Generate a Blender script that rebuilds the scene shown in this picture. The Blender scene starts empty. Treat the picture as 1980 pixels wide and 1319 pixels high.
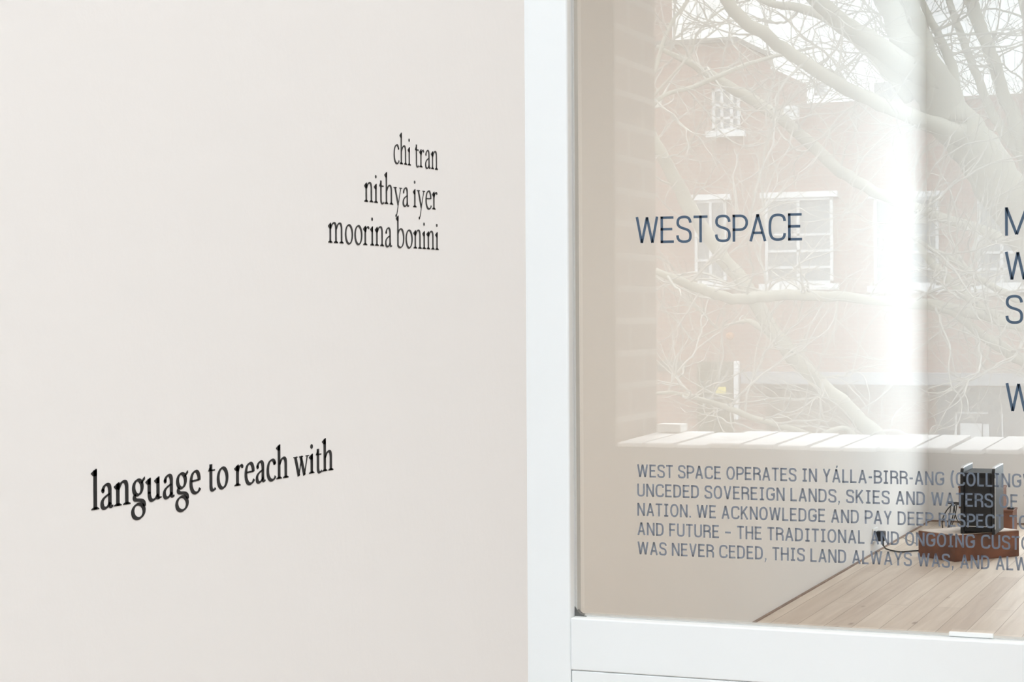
import bpy, math, random
import numpy as np
from mathutils import Vector, Matrix

# ------------------------------------------------------------------ camera
SC = bpy.context.scene
COL = SC.collection
FPX, YAW, ROLL, YC, EYE = 3780.0, math.radians(21.9), math.radians(0.33), 604.5, 1.4
F0 = np.array([-math.sin(YAW), math.cos(YAW), 0.0])
R0 = np.array([math.cos(YAW), math.sin(YAW), 0.0])
U0 = np.array([0, 0, 1.0])
RX = math.cos(ROLL) * R0 - math.sin(ROLL) * U0
UP = math.sin(ROLL) * R0 + math.cos(ROLL) * U0
EP = np.array([0, 0, EYE])

cam_d = bpy.data.cameras.new('camera')
cam = bpy.data.objects.new('camera', cam_d)
COL.objects.link(cam)
m = Matrix(((RX[0], UP[0], -F0[0], 0), (RX[1], UP[1], -F0[1], 0), (RX[2], UP[2], -F0[2], EYE), (0, 0, 0, 1)))
cam.matrix_world = m
cam_d.sensor_width = 36.0
cam_d.lens = FPX / 1980 * 36.0
cam_d.shift_y = -(659.5 - YC) / 1980
cam_d.clip_start, cam_d.clip_end = 0.05, 400
SC.camera = cam

# ------------------------------------------------------------------ light
SKY = 3.7
W = bpy.data.worlds.new('sky')
SC.world = W
W.use_nodes = True
bg = W.node_tree.nodes['Background']
bg.inputs[0].default_value = (0.87, 0.95, 1.0, 1)
# overcast sky: brighter towards the zenith
_n, _l = W.node_tree.nodes, W.node_tree.links
_tc = _n.new('ShaderNodeTexCoord')
_sx = _n.new('ShaderNodeSeparateXYZ')
_mr = _n.new('ShaderNodeMapRange')
_mr.inputs['From Min'].default_value = 0.0
_mr.inputs['From Max'].default_value = 1.0
_mr.inputs['To Min'].default_value = SKY
_mr.inputs['To Max'].default_value = SKY * 2.6
_l.new(_tc.outputs['Generated'], _sx.inputs[0])
_l.new(_sx.outputs['Z'], _mr.inputs['Value'])
_l.new(_mr.outputs[0], bg.inputs[1])
SC.view_settings.view_transform = 'Standard'
SC.view_settings.look = 'None'
SC.view_settings.exposure = 0.0
SC.view_settings.gamma = 1.0
SC.view_settings.use_curve_mapping = False
SC.cycles.use_denoising = True
SC.cycles.use_adaptive_sampling = False
SC.cycles.max_bounces = 12
SC.cycles.diffuse_bounces = 5
SC.cycles.glossy_bounces = 4
SC.cycles.transparent_max_bounces = 32
SC.cycles.sample_clamp_indirect = 6.0
SC.cycles.caustics_reflective = False
SC.cycles.caustics_refractive = False


def area(name, loc, rot, sx, sy, power, col=(1, 1, 1), portal=False, spread=180):
    l = bpy.data.lights.new(name, 'AREA')
    l.shape = 'RECTANGLE'
    l.size, l.size_y = sx, sy
    l.energy = power
    l.color = col
    l.spread = math.radians(spread)
    if portal:
        l.cycles.is_portal = True
    o = bpy.data.objects.new(name, l)
    o.location = loc
    o.rotation_euler = rot
    COL.objects.link(o)
    return o


GY = 2.35                 # front face of the glass
KP = 0.8833               # lettered partition: distance factor, face, end, thickness
PX, PE, PTH = -0.451 * KP, 1.147 * KP, 0.07
WY0, WY1 = -0.13, -0.47   # brick window wall: inner, outer face
JX = -1.65                # brick jamb of the window opening
GLX, GFY = -2.278, 13.05  # gallery left wall, far wall
CEIL = 3.5
SILL = 1.062

# window daylight is sampled through portals at the openings
area('window_portal', ((JX + PX - PTH) / 2, WY1 + 0.0, 2.15), (math.radians(90), 0, math.radians(180)), 1.2, 2.2, 1, portal=True)
# hazy high sun over the roofs across the street
_s = bpy.data.lights.new('hazy_sun', 'SUN')
_s.energy = 3.0
_s.angle = math.radians(14)
_s.color = (1.0, 0.97, 0.93)
_so = bpy.data.objects.new('hazy_sun', _s)
_so.rotation_euler = Vector((0.12, 1.0, -1.75)).to_track_quat('-Z', 'Y').to_euler()
COL.objects.link(_so)
# unseen fill lamps added to brighten the entry, window bay and gallery
area('entry_fill', (0.55, -0.25, 3.3), (0, math.radians(-0), 0), 0.9, 1.6, 62, (0.975, 1.0, 1.02))
area('window_bay_fill', (-1.0, 1.55, 3.3), (0, 0, 0), 0.8, 0.5, 13, (0.97, 0.99, 1.0))
for y, p, c in ((4.2, 58, (1.0, 0.90, 0.79)), (7.2, 48, (1.0, 0.93, 0.84)), (10.2, 48, (0.96, 0.98, 1.0))):
    area('gallery_fill', (0.6, y, 3.42), (0, 0, 0), 0.3, 1.8, p, c)
# area light added outside the gallery's unseen window to boost its daylight
area('gallery_window_boost', (-0.9, GFY + 0.3, 1.8), (math.radians(-90), 0, 0), 1.2, 2.8, 34, (0.84, 0.95, 1.0))


def ray(x, y):
    return F0 + RX * (x - 990) / FPX - UP * (y - YC) / FPX


def hit(x, y, ax, v):
    d = ray(x, y)
    return EP + d * ((v - EP[ax]) / d[ax])


# ------------------------------------------------------------------ materials
MATS = {}


def mat(name, col, rough=0.6, metal=0.0, noise=0.0, nscale=6.0, bump=0.0, bscale=60.0, spec=0.5, coat=0.0):
    if name in MATS:
        return MATS[name]
    mt = bpy.data.materials.new(name)
    mt.use_nodes = True
    nt = mt.node_tree
    b = nt.nodes['Principled BSDF']
    b.inputs['Roughness'].default_value = rough
    b.inputs['Metallic'].default_value = metal
    b.inputs['Specular IOR Level'].default_value = spec
    b.inputs['Coat Weight'].default_value = coat
    tc = nt.nodes.new('ShaderNodeTexCoord')
    n = nt.nodes.new('ShaderNodeTexNoise')
    n.inputs['Scale'].default_value = nscale
    n.inputs['Detail'].default_value = 5
    nt.links.new(tc.outputs['Object'], n.inputs['Vector'])
    r = nt.nodes.new('ShaderNodeValToRGB')
    r.color_ramp.elements[0].position = 0.3
    r.color_ramp.elements[1].position = 0.7
    r.color_ramp.elements[0].color = tuple(c * (1 - noise) for c in col) + (1,)
    r.color_ramp.elements[1].color = tuple(min(1, c * (1 + noise)) for c in col) + (1,)
    nt.links.new(n.outputs['Fac'], r.inputs['Fac'])
    nt.links.new(r.outputs['Color'], b.inputs['Base Color'])
    if bump:
        n2 = nt.nodes.new('ShaderNodeTexNoise')
        n2.inputs['Scale'].default_value = bscale
        n2.inputs['Detail'].default_value = 6
        nt.links.new(tc.outputs['Object'], n2.inputs['Vector'])
        bp = nt.nodes.new('ShaderNodeBump')
        bp.inputs['Strength'].default_value = bump
        bp.inputs['Distance'].default_value = 0.01
        nt.links.new(n2.outputs['Fac'], bp.inputs['Height'])
        nt.links.new(bp.outputs['Normal'], b.inputs['Normal'])
    MATS[name] = mt
    return mt


def brick_mat(name, c1, c2, mortar, bw=0.24, rh=0.086, ms=0.01, squash=1.0, rough=0.85, bump=0.4, offset=0.5):
    mt = bpy.data.materials.new(name)
    mt.use_nodes = True
    nt = mt.node_tree
    b = nt.nodes['Principled BSDF']
    b.inputs['Roughness'].default_value = rough
    uv = nt.nodes.new('ShaderNodeUVMap')
    uv.uv_map = 'UVMap'
    t = nt.nodes.new('ShaderNodeTexBrick')
    t.offset = offset
    t.inputs['Scale'].default_value = 1.0
    t.inputs['Brick Width'].default_value = bw
    t.inputs['Row Height'].default_value = rh
    t.inputs['Mortar Size'].default_value = ms
    t.inputs['Mortar Smooth'].default_value = 0.1
    t.inputs['Color1'].default_value = c1 + (1,)
    t.inputs['Color2'].default_value = c2 + (1,)
    t.inputs['Mortar'].default_value = mortar + (1,)
    nt.links.new(uv.outputs['UV'], t.inputs['Vector'])
    n = nt.nodes.new('ShaderNodeTexNoise')
    n.inputs['Scale'].default_value = 14
    n.inputs['Detail'].default_value = 6
    nt.links.new(uv.outputs['UV'], n.inputs['Vector'])
    mx = nt.nodes.new('ShaderNodeMixRGB')
    mx.blend_type = 'OVERLAY'
    mx.inputs[0].default_value = 0.35
    nt.links.new(t.outputs['Color'], mx.inputs[1])
    nt.links.new(n.outputs['Fac'], mx.inputs[2])
    nt.links.new(mx.outputs[0], b.inputs['Base Color'])
    bp = nt.nodes.new('ShaderNodeBump')
    bp.inputs['Strength'].default_value = bump
    bp.inputs['Distance'].default_value = 0.01
    bp.invert = True
    nt.links.new(t.outputs['Fac'], bp.inputs['Height'])
    nt.links.new(bp.outputs['Normal'], b.inputs['Normal'])
    MATS[name] = mt
    return mt


def floor_mat():
    mt = bpy.data.materials.new('oak_boards')
    mt.use_nodes = True
    nt = mt.node_tree
    N, L = nt.nodes, nt.links
    b = N['Principled BSDF']
    b.inputs['Roughness'].default_value = 0.45
    b.inputs['Specular IOR Level'].default_value = 0.35
    uv = N.new('ShaderNodeUVMap'); uv.uv_map = 'UVMap'
    mp = N.new('ShaderNodeMapping')
    mp.inputs['Rotation'].default_value = (0, 0, math.radians(90))
    L.new(uv.outputs['UV'], mp.inputs['Vector'])
    t = N.new('ShaderNodeTexBrick')
    t.offset = 0.37; t.offset_frequency = 2
    t.inputs['Scale'].default_value = 1.0
    t.inputs['Brick Width'].default_value = 3.1
    t.inputs['Row Height'].default_value = 0.1225
    t.inputs['Mortar Size'].default_value = 0.0013
    t.inputs['Mortar Smooth'].default_value = 0.3
    t.inputs['Bias'].default_value = 0.0
    t.inputs['Color1'].default_value = (0.57, 0.47, 0.385, 1)
    t.inputs['Color2'].default_value = (0.71, 0.615, 0.52, 1)
    t.inputs['Mortar'].default_value = (0.22, 0.15, 0.11, 1)
    L.new(mp.outputs['Vector'], t.inputs['Vector'])
    m2 = N.new('ShaderNodeMapping')
    m2.inputs['Scale'].default_value = (28, 1.6, 1)
    L.new(uv.outputs['UV'], m2.inputs['Vector'])
    n = N.new('ShaderNodeTexNoise')
    n.inputs['Scale'].default_value = 1.0; n.inputs['Detail'].default_value = 7; n.inputs['Distortion'].default_value = 0.6
    L.new(m2.outputs['Vector'], n.inputs['Vector'])
    r = N.new('ShaderNodeValToRGB')
    r.color_ramp.elements[0].position = 0.28; r.color_ramp.elements[0].color = (0.78, 0.74, 0.71, 1)
    r.color_ramp.elements[1].position = 0.66; r.color_ramp.elements[1].color = (1, 1, 1, 1)
    L.new(n.outputs['Fac'], r.inputs['Fac'])
    mx = N.new('ShaderNodeMixRGB'); mx.blend_type = 'MULTIPLY'; mx.inputs[0].default_value = 0.8
    L.new(t.outputs['Color'], mx.inputs[1]); L.new(r.outputs['Color'], mx.inputs[2])
    # knots
    m3 = N.new('ShaderNodeMapping'); m3.inputs['Scale'].default_value = (7.0, 2.2, 1)
    L.new(uv.outputs['UV'], m3.inputs['Vector'])
    v = N.new('ShaderNodeTexVoronoi'); v.inputs['Scale'].default_value = 1.0
    L.new(m3.outputs['Vector'], v.inputs['Vector'])
    r3 = N.new('ShaderNodeValToRGB')
    r3.color_ramp.elements[0].position = 0.03; r3.color_ramp.elements[0].color = (0.35, 0.27, 0.22, 1)
    r3.color_ramp.elements[1].position = 0.11; r3.color_ramp.elements[1].color = (1, 1, 1, 1)
    L.new(v.outputs['Distance'], r3.inputs['Fac'])
    mx2 = N.new('ShaderNodeMixRGB'); mx2.blend_type = 'MULTIPLY'; mx2.inputs[0].default_value = 0.8
    L.new(mx.outputs[0], mx2.inputs[1]); L.new(r3.outputs['Color'], mx2.inputs[2])
    L.new(mx2.outputs[0], b.inputs['Base Color'])
    MATS['oak'] = mt
    return mt


def glass_mat():
    mt = bpy.data.materials.new('clear_glass')
    mt.use_nodes = True
    nt = mt.node_tree
    N, L = nt.nodes, nt.links
    N.remove(N['Principled BSDF'])
    out = N['Material Output']
    g = N.new('ShaderNodeNewGeometry')
    dp = N.new('ShaderNodeVectorMath'); dp.operation = 'DOT_PRODUCT'
    L.new(g.outputs['Normal'], dp.inputs[0]); L.new(g.outputs['Incoming'], dp.inputs[1])

    def mth(op, a, bval=None):
        n = N.new('ShaderNodeMath'); n.operation = op
        if isinstance(a, (int, float)): n.inputs[0].default_value = a
        else: L.new(a, n.inputs[0])
        if bval is not None:
            if isinstance(bval, (int, float)): n.inputs[1].default_value = bval
            else: L.new(bval, n.inputs[1])
        return n.outputs[0]
    c = mth('ABSOLUTE', dp.outputs['Value'])
    p = mth('POWER', mth('SUBTRACT', 1.0, c), 5.0)
    fac = mth('ADD', mth('MULTIPLY', p, 0.905), 0.092)
    tr = N.new('ShaderNodeBsdfTransparent'); tr.inputs[0].default_value = (0.992, 0.998, 0.996, 1)
    gl = N.new('ShaderNodeBsdfGlossy'); gl.inputs['Roughness'].default_value = 0.0
    mx = N.new('ShaderNodeMixShader')
    L.new(fac, mx.inputs[0]); L.new(tr.outputs[0], mx.inputs[1]); L.new(gl.outputs[0], mx.inputs[2])
    L.new(mx.outputs[0], out.inputs['Surface'])
    MATS['glass'] = mt
    return mt


def film_mat(name, col, alpha):
    mt = bpy.data.materials.new(name)
    mt.use_nodes = True
    nt = mt.node_tree
    N, L = nt.nodes, nt.links
    b = N['Principled BSDF']
    b.inputs['Base Color'].default_value = col + (1,)
    b.inputs['Roughness'].default_value = 0.7
    b.inputs['Specular IOR Level'].default_value = 0.1
    tr = N.new('ShaderNodeBsdfTransparent')
    mx = N.new('ShaderNodeMixShader'); mx.inputs[0].default_value = alpha
    L.new(tr.outputs[0], mx.inputs[1]); L.new(b.outputs[0], mx.inputs[2])
    L.new(mx.outputs[0], N['Material Output'].inputs['Surface'])
    MATS[name] = mt
    return mt


M_WALL = mat('entry_paint', (0.845, 0.84, 0.835), 0.75, noise=0.01, nscale=2.5, bump=0.02, bscale=180, spec=0.2)
M_GWALL = mat('gallery_paint', (0.80, 0.80, 0.795), 0.8, noise=0.012, nscale=1.5, spec=0.2)
M_FRAME = mat('frame_gloss_paint', (0.865, 0.90, 0.92), 0.4, noise=0.006, nscale=8)
M_CEIL = mat('ceiling_paint', (0.82, 0.82, 0.81), 0.9)
M_BEAD = mat('glazing_bead_grey', (0.55, 0.55, 0.53), 0.6)
M_DARK = mat('dark_sealant', (0.10, 0.10, 0.095), 0.7)
M_PACK = mat('white_plastic', (0.85, 0.86, 0.85), 0.4)
M_BRICK = brick_mat('red_brick', (0.14, 0.105, 0.09), (0.18, 0.14, 0.12), (0.31, 0.29, 0.27), ms=0.009)
M_FACADE = brick_mat('facade_brick', (0.235, 0.13, 0.112), (0.29, 0.165, 0.142), (0.30, 0.235, 0.21), ms=0.012)
M_SILLB = mat('sill_white_paint', (0.88, 0.88, 0.89), 0.6, noise=0.05, nscale=30, bump=0.15, bscale=90)
M_MORT = mat('mortar_grey', (0.20, 0.195, 0.19), 0.9, noise=0.1, nscale=50)
M_OAK = floor_mat()
M_GLASS = glass_mat()
M_INK = mat('black_vinyl', (0.012, 0.012, 0.013), 0.55, spec=0.3)
M_INKG = mat('charcoal_vinyl', (0.03, 0.03, 0.031), 0.55, spec=0.3)
M_NAVY = film_mat('navy_vinyl', (0.085, 0.13, 0.195), 0.93)
M_SLATE = film_mat('slate_frosted_vinyl', (0.20, 0.235, 0.295), 0.66)
M_BLACK = mat('black_plastic', (0.009, 0.010, 0.013), 0.5, noise=0.1, nscale=20, spec=0.25)
M_BLACK2 = mat('satin_black_panel', (0.014, 0.015, 0.018), 0.5, spec=0.3)
M_CHROME = mat('brushed_steel', (0.80, 0.81, 0.83), 0.35, metal=1.0)
M_RUBBER = mat('black_rubber', (0.015, 0.015, 0.017), 0.5)
M_WOOD = mat('jarrah_wood', (0.15, 0.056, 0.03), 0.5, noise=0.35, nscale=9, bump=0.1)
M_WOODT = mat('jarrah_lit_top', (0.62, 0.52, 0.45), 0.6, noise=0.1, nscale=9)  # light on the plinth top is put into this pale colour
M_FLOORLINE = mat('floor_line_brown', (0.26, 0.18, 0.14), 0.6, noise=0.2, nscale=10)  # brown of the wall-foot strips, the side one painting a shadow line
M_BARK = mat('pale_bark', (0.32, 0.315, 0.265), 0.85, noise=0.16, nscale=3.0, bump=0.3, bscale=14)
M_TWIG = mat('twig_bark', (0.36, 0.35, 0.32), 0.85, noise=0.15, nscale=5)
M_ASPH = mat('asphalt', (0.16, 0.16, 0.165), 0.9, noise=0.2, nscale=2)
M_PANE = mat('window_pane_dark', (0.17, 0.19, 0.21), 0.4, noise=0.1, nscale=0.6)
M_WHITE = mat('white_trim_paint', (0.72, 0.73, 0.74), 0.5)
M_FRM = mat('window_frame_paint', (0.6, 0.61, 0.62), 0.6)
M_DOORG = mat('olive_door_paint', (0.06, 0.064, 0.042), 0.6, noise=0.06)
M_YEL = mat('yellow_notice', (0.75, 0.62, 0.12), 0.6)
M_AWN = mat('grey_fascia', (0.27, 0.28, 0.31), 0.6, noise=0.05)
M_GAR = mat('tan_roller_door', (0.11, 0.075, 0.052), 0.6, noise=0.06)
M_SHOP = mat('shopfront_grey', (0.17, 0.18, 0.20), 0.4, noise=0.06)
M_OR = mat('orange_lamp_glass', (0.45, 0.21, 0.10), 0.4)
M_PLATE = mat('sign_grey', (0.13, 0.13, 0.125), 0.6)


# ------------------------------------------------------------------ mesh helpers
class MB:
    def __init__(self):
        self.v, self.f, self.mi = [], [], []

    def poly(self, pts, mi=0):
        n = len(self.v)
        self.v += [tuple(map(float, p)) for p in pts]
        self.f.append(tuple(range(n, n + len(pts))))
        self.mi.append(mi)

    def box(self, x0, x1, y0, y1, z0, z1, mi=0):
        x0, x1 = min(x0, x1), max(x0, x1)
        y0, y1 = min(y0, y1), max(y0, y1)
        z0, z1 = min(z0, z1), max(z0, z1)
        n = len(self.v)
        self.v += [(x, y, z) for z in (z0, z1) for y in (y0, y1) for x in (x0, x1)]
        for q in ((0, 2, 3, 1), (4, 5, 7, 6), (0, 1, 5, 4), (2, 6, 7, 3), (0, 4, 6, 2), (1, 3, 7, 5)):
            self.f.append(tuple(n + i for i in q)); self.mi.append(mi)
        return self

    def prism(self, prof, a, b):
        """profile points -> 3D by function a (start) and b (end)"""
        n = len(self.v); k = len(prof)
        self.v += [tuple(a(p)) for p in prof] + [tuple(b(p)) for p in prof]
        self.f.append(tuple(n + i for i in range(k))); self.mi.append(0)
        self.f.append(tuple(n + k + i for i in reversed(range(k)))); self.mi.append(0)
        for i in range(k):
            j = (i + 1) % k
            self.f.append((n + i, n + k + i, n + k + j, n + j)); self.mi.append(0)

    def tube(self, pts, rad, sides=8, caps=True):
        pts = [np.array(p, float) for p in pts]
        n0 = len(self.v)
        prev = None
        for i, p in enumerate(pts):
            d = pts[min(i + 1, len(pts) - 1)] - pts[max(i - 1, 0)]
            d = d / (np.linalg.norm(d) + 1e-9)
            if prev is None:
                a = np.cross(d, (0, 0, 1)) if abs(d[2]) < 0.9 else np.cross(d, (1, 0, 0))
            else:
                a = prev - d * (prev @ d)
            a = a / (np.linalg.norm(a) + 1e-9)
            prev = a
            b = np.cross(d, a)
            r = rad[i] if hasattr(rad, '__len__') else rad
            for k in range(sides):
                t = 2 * math.pi * k / sides
                self.v.append(tuple(p + r * (math.cos(t) * a + math.sin(t) * b)))
        for i in range(len(pts) - 1):
            for k in range(sides):
                k2 = (k + 1) % sides
                self.f.append((n0 + i * sides + k, n0 + i * sides + k2, n0 + (i + 1) * sides + k2, n0 + (i + 1) * sides + k)); self.mi.append(0)
        if caps:
            self.f.append(tuple(n0 + k for k in reversed(range(sides)))); self.mi.append(0)
            e = n0 + (len(pts) - 1) * sides
            self.f.append(tuple(e + k for k in range(sides))); self.mi.append(0)

    def build(self, name, mats, parent=None, bevel=0.0, smooth=False, origin=None):
        if not isinstance(mats, (list, tuple)):
            mats = [mats]
        V = np.array(self.v)
        world = V.copy()
        if origin is not None:
            V = V - np.array(origin)
        me = bpy.data.meshes.new(name)
        me.from_pydata([tuple(p) for p in V], [], self.f)
        for mm in mats:
            me.materials.append(mm)
        me.polygons.foreach_set('material_index', self.mi)
        me.update()
        uv = me.uv_layers.new(name='UVMap')
        for p in me.polygons:
            nx, ny, nz = (abs(c) for c in p.normal)
            for li in p.loop_indices:
                w = world[me.loops[li].vertex_index]
                if nx >= ny and nx >= nz: uv.data[li].uv = (w[1], w[2])
                elif ny >= nz: uv.data[li].uv = (w[0], w[2])
                else: uv.data[li].uv = (w[0], w[1])
        if smooth:
            for p in me.polygons: p.use_smooth = True
        o = bpy.data.objects.new(name, me)
        COL.objects.link(o)
        if origin is not None and parent is None:
            o.location = origin
        if parent is not None:
            o.parent = parent
            o.matrix_parent_inverse = Matrix.Identity(4)
            off = np.array(origin if origin is not None else (0, 0, 0)) - ROOTLOC.get(parent.name, np.zeros(3))
            o.location = off
            ROOTLOC[o.name] = np.array(origin if origin is not None else (0, 0, 0))
        else:
            ROOTLOC[o.name] = np.array(origin if origin is not None else (0, 0, 0))
        if bevel:
            bv = o.modifiers.new('bevel', 'BEVEL')
            bv.width = bevel; bv.segments = 3; bv.limit_method = 'ANGLE'
        return o


ROOTLOC = {}


def thing(name, loc, label, cat, group=None, rz=0.0):
    o = bpy.data.objects.new(name, None)
    o.empty_display_size = 0.1
    COL.objects.link(o)
    o.location = loc
    o.rotation_euler[2] = rz
    ROOTLOC[o.name] = np.array(loc, float)
    o['label'] = label; o['category'] = cat
    if group: o['group'] = group
    return o


def tag(o, label, cat, group=None):
    o['label'] = label; o['category'] = cat
    if group: o['group'] = group
    return o


def struct(o, label=None, cat=None):
    o['kind'] = 'structure'
    if label: o['label'] = label
    if cat: o['category'] = cat
    return o


def smooth_path(pts, n=6):
    """Catmull-Rom through rows of numbers"""
    P = [np.array(p, float) for p in pts]
    P = [2 * P[0] - P[1]] + P + [2 * P[-1] - P[-2]]
    out = []
    for i in range(1, len(P) - 2):
        a, b, c, d = P[i - 1], P[i], P[i + 1], P[i + 2]
        for k in range(n):
            t = k / n
            out.append(0.5 * (2 * b + (c - a) * t + (2 * a - 5 * b + 4 * c - d) * t * t + (3 * b - a - 3 * c + d) * t ** 3))
    out.append(P[-2])
    return out


# ------------------------------------------------------------------ the room shell
# lettered partition (a free-standing white wall that ends short of the glazed front)
b = MB(); b.box(PX - PTH, PX, WY1, PE, 0, CEIL)
struct(b.build('wall_left', M_WALL, bevel=0.0015), 'smooth white plastered partition carrying black serif lettering', 'wall')
# entry side of the room, behind and right of the camera
b = MB(); b.box(PX - PTH, 3.2, -2.4, -2.3, 0, CEIL); b.box(PX - PTH, PX, -2.3, WY1, 0, CEIL)
struct(b.build('wall_rear', M_WALL), 'white wall behind the entry', 'wall')
b = MB(); b.box(3.1, 3.2, -2.3, GY + 0.1, 0, CEIL)
struct(b.build('wall_right', M_WALL), 'white wall on the right of the entry', 'wall')
# window bay to the left of the partition
b = MB(); b.box(GLX - 0.25, GLX, WY1, GFY + 0.3, 0, CEIL)
struct(b.build('wall_gallery_side', M_GWALL), 'pale gallery side wall seen through the glass', 'wall')
# brick window wall with its opening
wx1 = PX - PTH
b = MB()
b.box(GLX, JX, WY1, WY0, 0, CEIL)
b.box(JX, wx1, WY1, WY0, 0, SILL - 0.11)
b.box(JX, wx1, WY1, WY0, 3.2, CEIL)
struct(b.build('wall_brick', M_BRICK), 'red brick wall around the open window with the white sill', 'wall')
# dark lining added on the room side to keep its reflection weak
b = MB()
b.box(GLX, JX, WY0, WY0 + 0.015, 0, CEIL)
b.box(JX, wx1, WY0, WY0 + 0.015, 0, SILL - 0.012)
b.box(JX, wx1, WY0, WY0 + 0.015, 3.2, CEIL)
struct(b.build('added_lining', mat('added_lining_dark', (0.06, 0.052, 0.044), 0.9, noise=0.1, nscale=4, spec=0.1)), 'added dark lining on the room side of the window wall', 'wall')
# floor, ceiling
b = MB(); b.box(GLX - 0.25, 4.6, WY1, GFY + 0.3, -0.2, 0.0); b.box(PX - PTH, 4.6, -2.4, WY1, -0.2, 0.0)
struct(b.build('floor', M_OAK), 'pale oak floorboards running away from the glass', 'floor')
b = MB(); b.box(GLX - 0.25, 4.6, WY1, GFY + 0.3, CEIL, CEIL + 0.2); b.box(PX - PTH, 4.6, -2.4, WY1, CEIL, CEIL + 0.2)
struct(b.build('ceiling', M_CEIL), 'white ceiling', 'ceiling')
# gallery far wall with a window further right, right wall
b = MB()
gw0, gw1, gz0, gz1 = -1.53, -0.3, 0.3, 3.3
b.box(GLX, gw0, GFY, GFY + 0.25, 0, CEIL)
b.box(gw1, 4.6, GFY, GFY + 0.25, 0, CEIL)
b.box(gw0, gw1, GFY, GFY + 0.25, 0, gz0)
b.box(gw0, gw1, GFY, GFY + 0.25, gz1, CEIL)
struct(b.build('wall_far', M_GWALL), 'pale far wall of the gallery behind the black tower', 'wall')
b = MB(); b.box(4.5, 4.6, GY, GFY, 0, CEIL)
struct(b.build('wall_gallery_right', M_GWALL), 'right wall of the gallery', 'wall')
# thin brown strip painting the shadow line at the foot of the gallery wall
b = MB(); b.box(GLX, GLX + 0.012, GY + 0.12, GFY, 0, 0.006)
struct(b.build('shadow_line_side', M_FLOORLINE), 'thin dark brown strip painted as the shadow line along the gallery side wall', 'floor_line')
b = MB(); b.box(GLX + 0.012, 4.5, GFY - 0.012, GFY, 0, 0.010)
struct(b.build('floor_line_far', M_FLOORLINE), 'thin brown strip along the foot of the far gallery wall', 'floor_line')  # plain brown strip at the foot of the far wall

# ------------------------------------------------------------------ window sill of bull-nosed bricks
b = MB()
b.box(JX, wx1, WY1 + 0.004, WY0 - 0.004, SILL - 0.11, SILL - 0.012)
sl = struct(b.build('trim_1', M_MORT), 'mortar bed of the window sill', 'window sill')
xs = []
x = JX + 0.0
edges = [JX, -1.575, -1.488, -1.402, -1.312, -1.224, -1.142, -1.056, -0.966, -0.876, -0.792, -0.708, -0.622, wx1]
rng = random.Random(4)
b = MB()
for i in range(len(edges) - 1):
    x0, x1 = edges[i] + 0.005, edges[i + 1] - 0.005
    dz = rng.uniform(-0.003, 0.003)
    r = 0.011
    prof = []
    z1 = SILL + dz
    prof.append((WY1 - 0.02, SILL - 0.10))
    prof.append((WY1 - 0.02, z1 + 0.008))
    for k in range(7):   # rounded nose toward the room
        t = math.pi / 2 * k / 6
        prof.append((WY0 + 0.015 - r + r * math.sin(t), z1 - r + r * math.cos(t)))
    prof.append((WY0 + 0.015, z1 - r - 0.0005)); prof.append((WY0 - 0.004, z1 - r - 0.0005)); prof.append((WY0 - 0.004, SILL - 0.10))
    sk = rng.uniform(0.004, 0.012)
    b.prism(prof, lambda p: (x0 + sk * (WY0 - p[0]), p[0], p[1]), lambda p: (x1 + sk * (WY0 - p[0]), p[0], p[1]))
br = b.build('sill_brick', M_SILLB, sl, bevel=0.003)
br['label'] = 'row of white painted bull-nosed sill bricks'

# small white slab at the outer left end of the sill
b = MB(); b.box(JX + 0.015, JX + 0.085, WY1 - 0.012, WY1 + 0.05, SILL + 0.008, SILL + 0.030)
tag(b.build('white_slab', M_PACK, bevel=0.003), 'small white slab lying on the left end of the white brick window sill', 'slab')

# ------------------------------------------------------------------ glazed front (window_1)
FX0 = -1.02
gx0, gx1, gz_b, gz_t = -0.8585, 0.32, 1.0122, 2.9
win = bpy.data.objects.new('window_1', None); COL.objects.link(win)
win.location = (gx0, GY, 0); ROOTLOC['window_1'] = np.array((gx0, GY, 0))
struct(win, 'white painted glazed front with blue lettering on the pane', 'window')
fy0, fy1 = GY - 0.022, GY + 0.012
b = MB(); b.box(FX0, gx0, fy0, fy1, 0, CEIL); b.build('stile', M_FRAME, win, bevel=0.003)
b = MB(); b.box(gx1, gx1 + 0.12, fy0, fy1, 0, CEIL); b.build('stile', M_FRAME, win, bevel=0.003)
b = MB(); b.box(gx0, gx1, fy0, fy1, 0.946, gz_b); b.build('bottom_rail', M_FRAME, win, bevel=0.002)
b = MB(); b.box(gx0, gx1, fy0, fy1, gz_t, CEIL); b.build('top_rail', M_FRAME, win, bevel=0.002)
b = MB(); b.box(gx0 + 0.0008, gx1, fy0 + 0.0012, fy1, 0.0, 0.9454); b.build('lower_panel', M_FRAME, win, bevel=0.0015)
b = MB()
b.box(gx0, gx0 + 0.0028, GY - 0.004, GY + 0.010, gz_b, gz_t)
b.box(gx0 + 0.0028, gx1, GY - 0.004, GY + 0.012, gz_b, gz_b + 0.0016)
b.build('glazing_bead', M_BEAD, win)
b = MB()
b.prism([(gx0, gz_b), (gx0 + 0.016, gz_b), (gx0 + 0.008, gz_b + 0.003), (gx0 + 0.004, gz_b + 0.006), (gx0, gz_b + 0.012)],
        lambda p: (p[0], GY - 0.006, p[1]), lambda p: (p[0], GY + 0.003, p[1]))
b.build('sealant', M_DARK, win)
b = MB(); b.box(gx0 + 0.0005, gx1, GY, GY + 0.006, gz_b + 0.0005, gz_t)
gp = b.build('pane', M_GLASS, win)
p0, p1 = hit(1836, 1226, 1, GY), hit(1922, 1231, 1, GY)
b = MB(); b.box(p0[0], p1[0], GY - 0.006, GY - 0.0005, gz_b + 0.001, gz_b + 0.0062); b.build('glazing_packer', M_PACK, win, bevel=0.001)
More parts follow.
